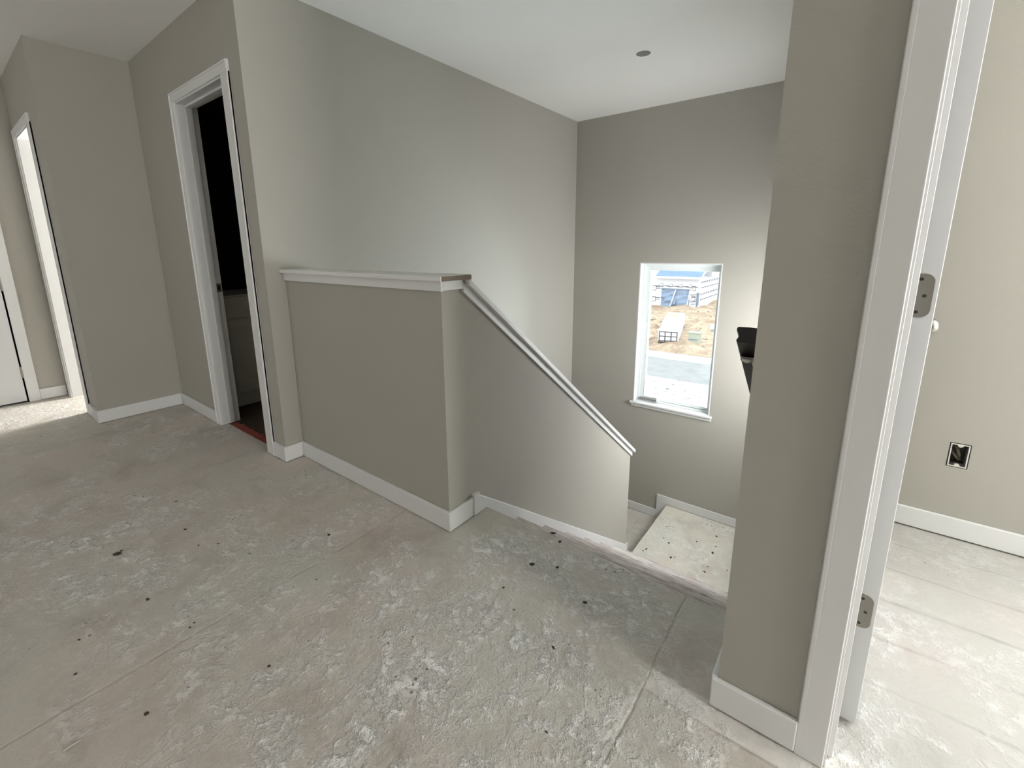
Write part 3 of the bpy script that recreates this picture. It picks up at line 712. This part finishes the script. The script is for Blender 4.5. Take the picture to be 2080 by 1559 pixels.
# wrapped lumber packs lying in the yard
def pack(name, label, p0, p1, wdt, z1, yellow=None, front=False):
    d = Vector((p1[0] - p0[0], p1[1] - p0[1], 0)); L = d.length; d.normalize(); n_ = Vector((d.y, -d.x, 0))
    root = thing(name, label, 'lumber pack', (p0[0], p0[1], GZ + .1), 'wrapped lumber packs in the dirt yard')
    def P(u, v, z): q_ = Vector((p0[0], p0[1], z)) + d * u + n_ * v; return tuple(q_)
    def bx_(mb, u0, u1, v0, v1, za, zb):
        i = len(mb.v); mb.v += [P(u0, v0, za), P(u1, v0, za), P(u1, v1, za), P(u0, v1, za), P(u0, v0, zb), P(u1, v0, zb), P(u1, v1, zb), P(u0, v1, zb)]
        mb.f += [tuple(i + k for k in qd) for qd in ((0, 3, 2, 1), (4, 5, 6, 7), (0, 1, 5, 4), (1, 2, 6, 5), (2, 3, 7, 6), (3, 0, 4, 7))]; return mb
    build('wrapped_bundle', bx_(MB(), 0, L, -wdt / 2, wdt / 2, GZ + .22, z1), m_pack, root, bevel=.07)
    for u in (.3, L - .4): build('bearer', bx_(MB(), u, u + .12, -wdt / 2, wdt / 2, GZ + .03, GZ + .22), m_packline, root)
    if front:
        fr_ = MB()
        zA, zB_ = GZ + .27, z1 - .12
        for z in (zA, (zA + zB_) / 2, zB_): bx_(fr_, -.02, 0, -wdt / 2 + .06, wdt / 2 - .06, z, z + .045)
        for v in (-wdt / 2 + .06, -wdt * .17, wdt * .12, wdt / 2 - .11): bx_(fr_, -.025, 0, v, v + .05, zA - .1, zB_ + .05)
        build('strap', fr_, m_packline, root)
    sl_ = MB(); bx_(sl_, L * .93, L * .93 + .06, -wdt / 2 + .05, wdt / 2 - .05, z1, z1 + .012)
    build('strap', sl_, m_grey2, root)
    if yellow:
        build('paper_sheet', bx_(MB(), yellow[0], yellow[1], -wdt * .34, wdt * .26, z1, z1 + .015), m_yellow, root, label='yellow sheet on top')
    return root
pack('lumber_pack', 'white wrapped lumber pack with strapped front end facing the street', (-7.65, 24.55), (-8.14, 26.6), 1.08, -3.32, None, True)
pack('lumber_pack', 'longer white wrapped lumber pack with yellow sheet, behind the strapped one', (-8.20, 26.85), (-9.20, 31.0), 1.12, -3.22, (2.5, 3.5))

pd = thing('utility_pedestal', 'grey green utility cabinet standing in the dirt yard', 'utility cabinet', (-6.5, 25.5, GZ + .1))
build('body', MB().box(-6.82, -6.2, 25.3, 25.7, GZ + .08, -3.50), m_ped, pd, bevel=.03)
build('lid', MB().box(-6.85, -6.17, 25.27, 25.73, -3.50, -3.43), m_ped, pd, bevel=.02)
build('hasp', MB().box(-6.75, -6.3, 25.285, 25.3, -3.86, -3.80), m_plank, pd)
ub = thing('meter_post', 'white meter box on a grey post in the dirt yard', 'meter post', (-6.5, 29.6, GZ + .1))
build('meter_box', MB().box(-6.68, -6.36, 29.5, 29.7, -3.9, -3.58), m_white2, ub, bevel=.02)
build('post', MB().box(-6.64, -6.40, 29.55, 29.66, GZ + .05, -3.9), m_grey2, ub, bevel=.01)

# ---------------------------------------------------------------- world, lights, camera
W = bpy.data.worlds.new('overcast sky'); S.world = W; W.use_nodes = True
wt = W.node_tree; bg = wt.nodes['Background']
tc = wt.nodes.new('ShaderNodeTexCoord'); sx_ = wt.nodes.new('ShaderNodeSeparateXYZ'); mr = wt.nodes.new('ShaderNodeMapRange'); mixc = wt.nodes.new('ShaderNodeMixRGB')
wt.links.new(tc.outputs['Generated'], sx_.inputs[0]); wt.links.new(sx_.outputs[2], mr.inputs['Value'])
mr.inputs['From Min'].default_value = -.05; mr.inputs['From Max'].default_value = .8
mixc.inputs[1].default_value = (.97, .985, 1, 1); mixc.inputs[2].default_value = (.88, .95, 1, 1)
wt.links.new(mr.outputs[0], mixc.inputs[0]); wt.links.new(mixc.outputs[0], bg.inputs['Color'])
bg.inputs['Strength'].default_value = 1.5

def area(name, loc, target, sx, sy, power, col=(1, 1, 1), spread=180):
    l_ = bpy.data.lights.new(name, 'AREA'); l_.shape = 'RECTANGLE'; l_.size = sx; l_.size_y = sy; l_.energy = power; l_.color = col
    l_.spread = math.radians(spread)
    o_ = bpy.data.objects.new(name, l_); C.objects.link(o_); o_.location = loc
    o_.rotation_euler = (Vector(target) - Vector(loc)).to_track_quat('-Z', 'Z').to_euler()
    return o_
area('hall_window_daylight', (XH + .10, .67, 1.32), (0, .60, 1.2), .76, 1.5, 118, (1, .985, .95))
area('room_window_daylight', (XH + .10, 1.81, 1.3), (0, 1.81, 1.3), .96, 1.55, 92, (.96, .985, 1))
area('room_back_window_daylight', (1.5, YR + .10, 1.32), (1.2, 0, 1.0), .88, 1.5, 36, (.96, .985, 1))
area('stair_side_fill', (SX + .10, 3.67, .38), (SX - 2, 3.65, .1), .98, 1.65, 40, (.98, .99, 1))  # added fill for the stairwell, through the unseen side window
area('hall_back_fill', (-2.9, YB - .10, 1.35), (-2.9, 2, 1.35), 1.38, 1.48, 7, (.99, .99, 1))  # added weak fill from behind the viewer to brighten the hall
area('bright_room_daylight', (-4.7, 2.79, 1.25), (-4.7, 0, 1.25), .68, 1.6, 110, (1, .99, .96))
area('stair_window_daylight', ((WX0 + WX1) / 2, YW + .30, .32), ((WX0 + WX1) / 2, 0, -.3), .62, 1.3, 26, (.82, .965, 1))

cam = bpy.data.cameras.new('camera'); co = bpy.data.objects.new('camera', cam); C.objects.link(co); S.camera = co
f, yaw, pt, rl_, px, py = 909.36, -.6632, .2090, -.0094, 1020.37, 695.5
F = Vector((math.sin(yaw) * math.cos(pt), math.cos(yaw) * math.cos(pt), -math.sin(pt)))
R = Vector((math.cos(yaw), -math.sin(yaw), 0)); U = R.cross(F)
R, U = math.cos(rl_) * R + math.sin(rl_) * U, -math.sin(rl_) * R + math.cos(rl_) * U
from mathutils import Matrix
M = Matrix(((R.x, U.x, -F.x, 0), (R.y, U.y, -F.y, 0), (R.z, U.z, -F.z, 1.18275), (0, 0, 0, 1)))
co.matrix_world = M
cam.sensor_fit = 'HORIZONTAL'; cam.sensor_width = 36; cam.lens = f / 2080 * 36
cam.shift_x = (1040 - px) / 2080; cam.shift_y = (py - 779.5) / 2080
cam.clip_start = .02; cam.clip_end = 300

S.view_settings.view_transform = 'Standard'; S.view_settings.look = 'None'
S.view_settings.exposure = 0.68; S.view_settings.gamma = 1
try: S.view_settings.use_curve_mapping = False
except Exception: pass
S.cycles.use_denoising = True
S.cycles.max_bounces = 5; S.cycles.diffuse_bounces = 5; S.cycles.glossy_bounces = 3; S.cycles.transparent_max_bounces = 8
S.cycles.use_adaptive_sampling = True; S.cycles.adaptive_threshold = .1; S.cycles.adaptive_min_samples = 16
S.cycles.sample_clamp_indirect = 6
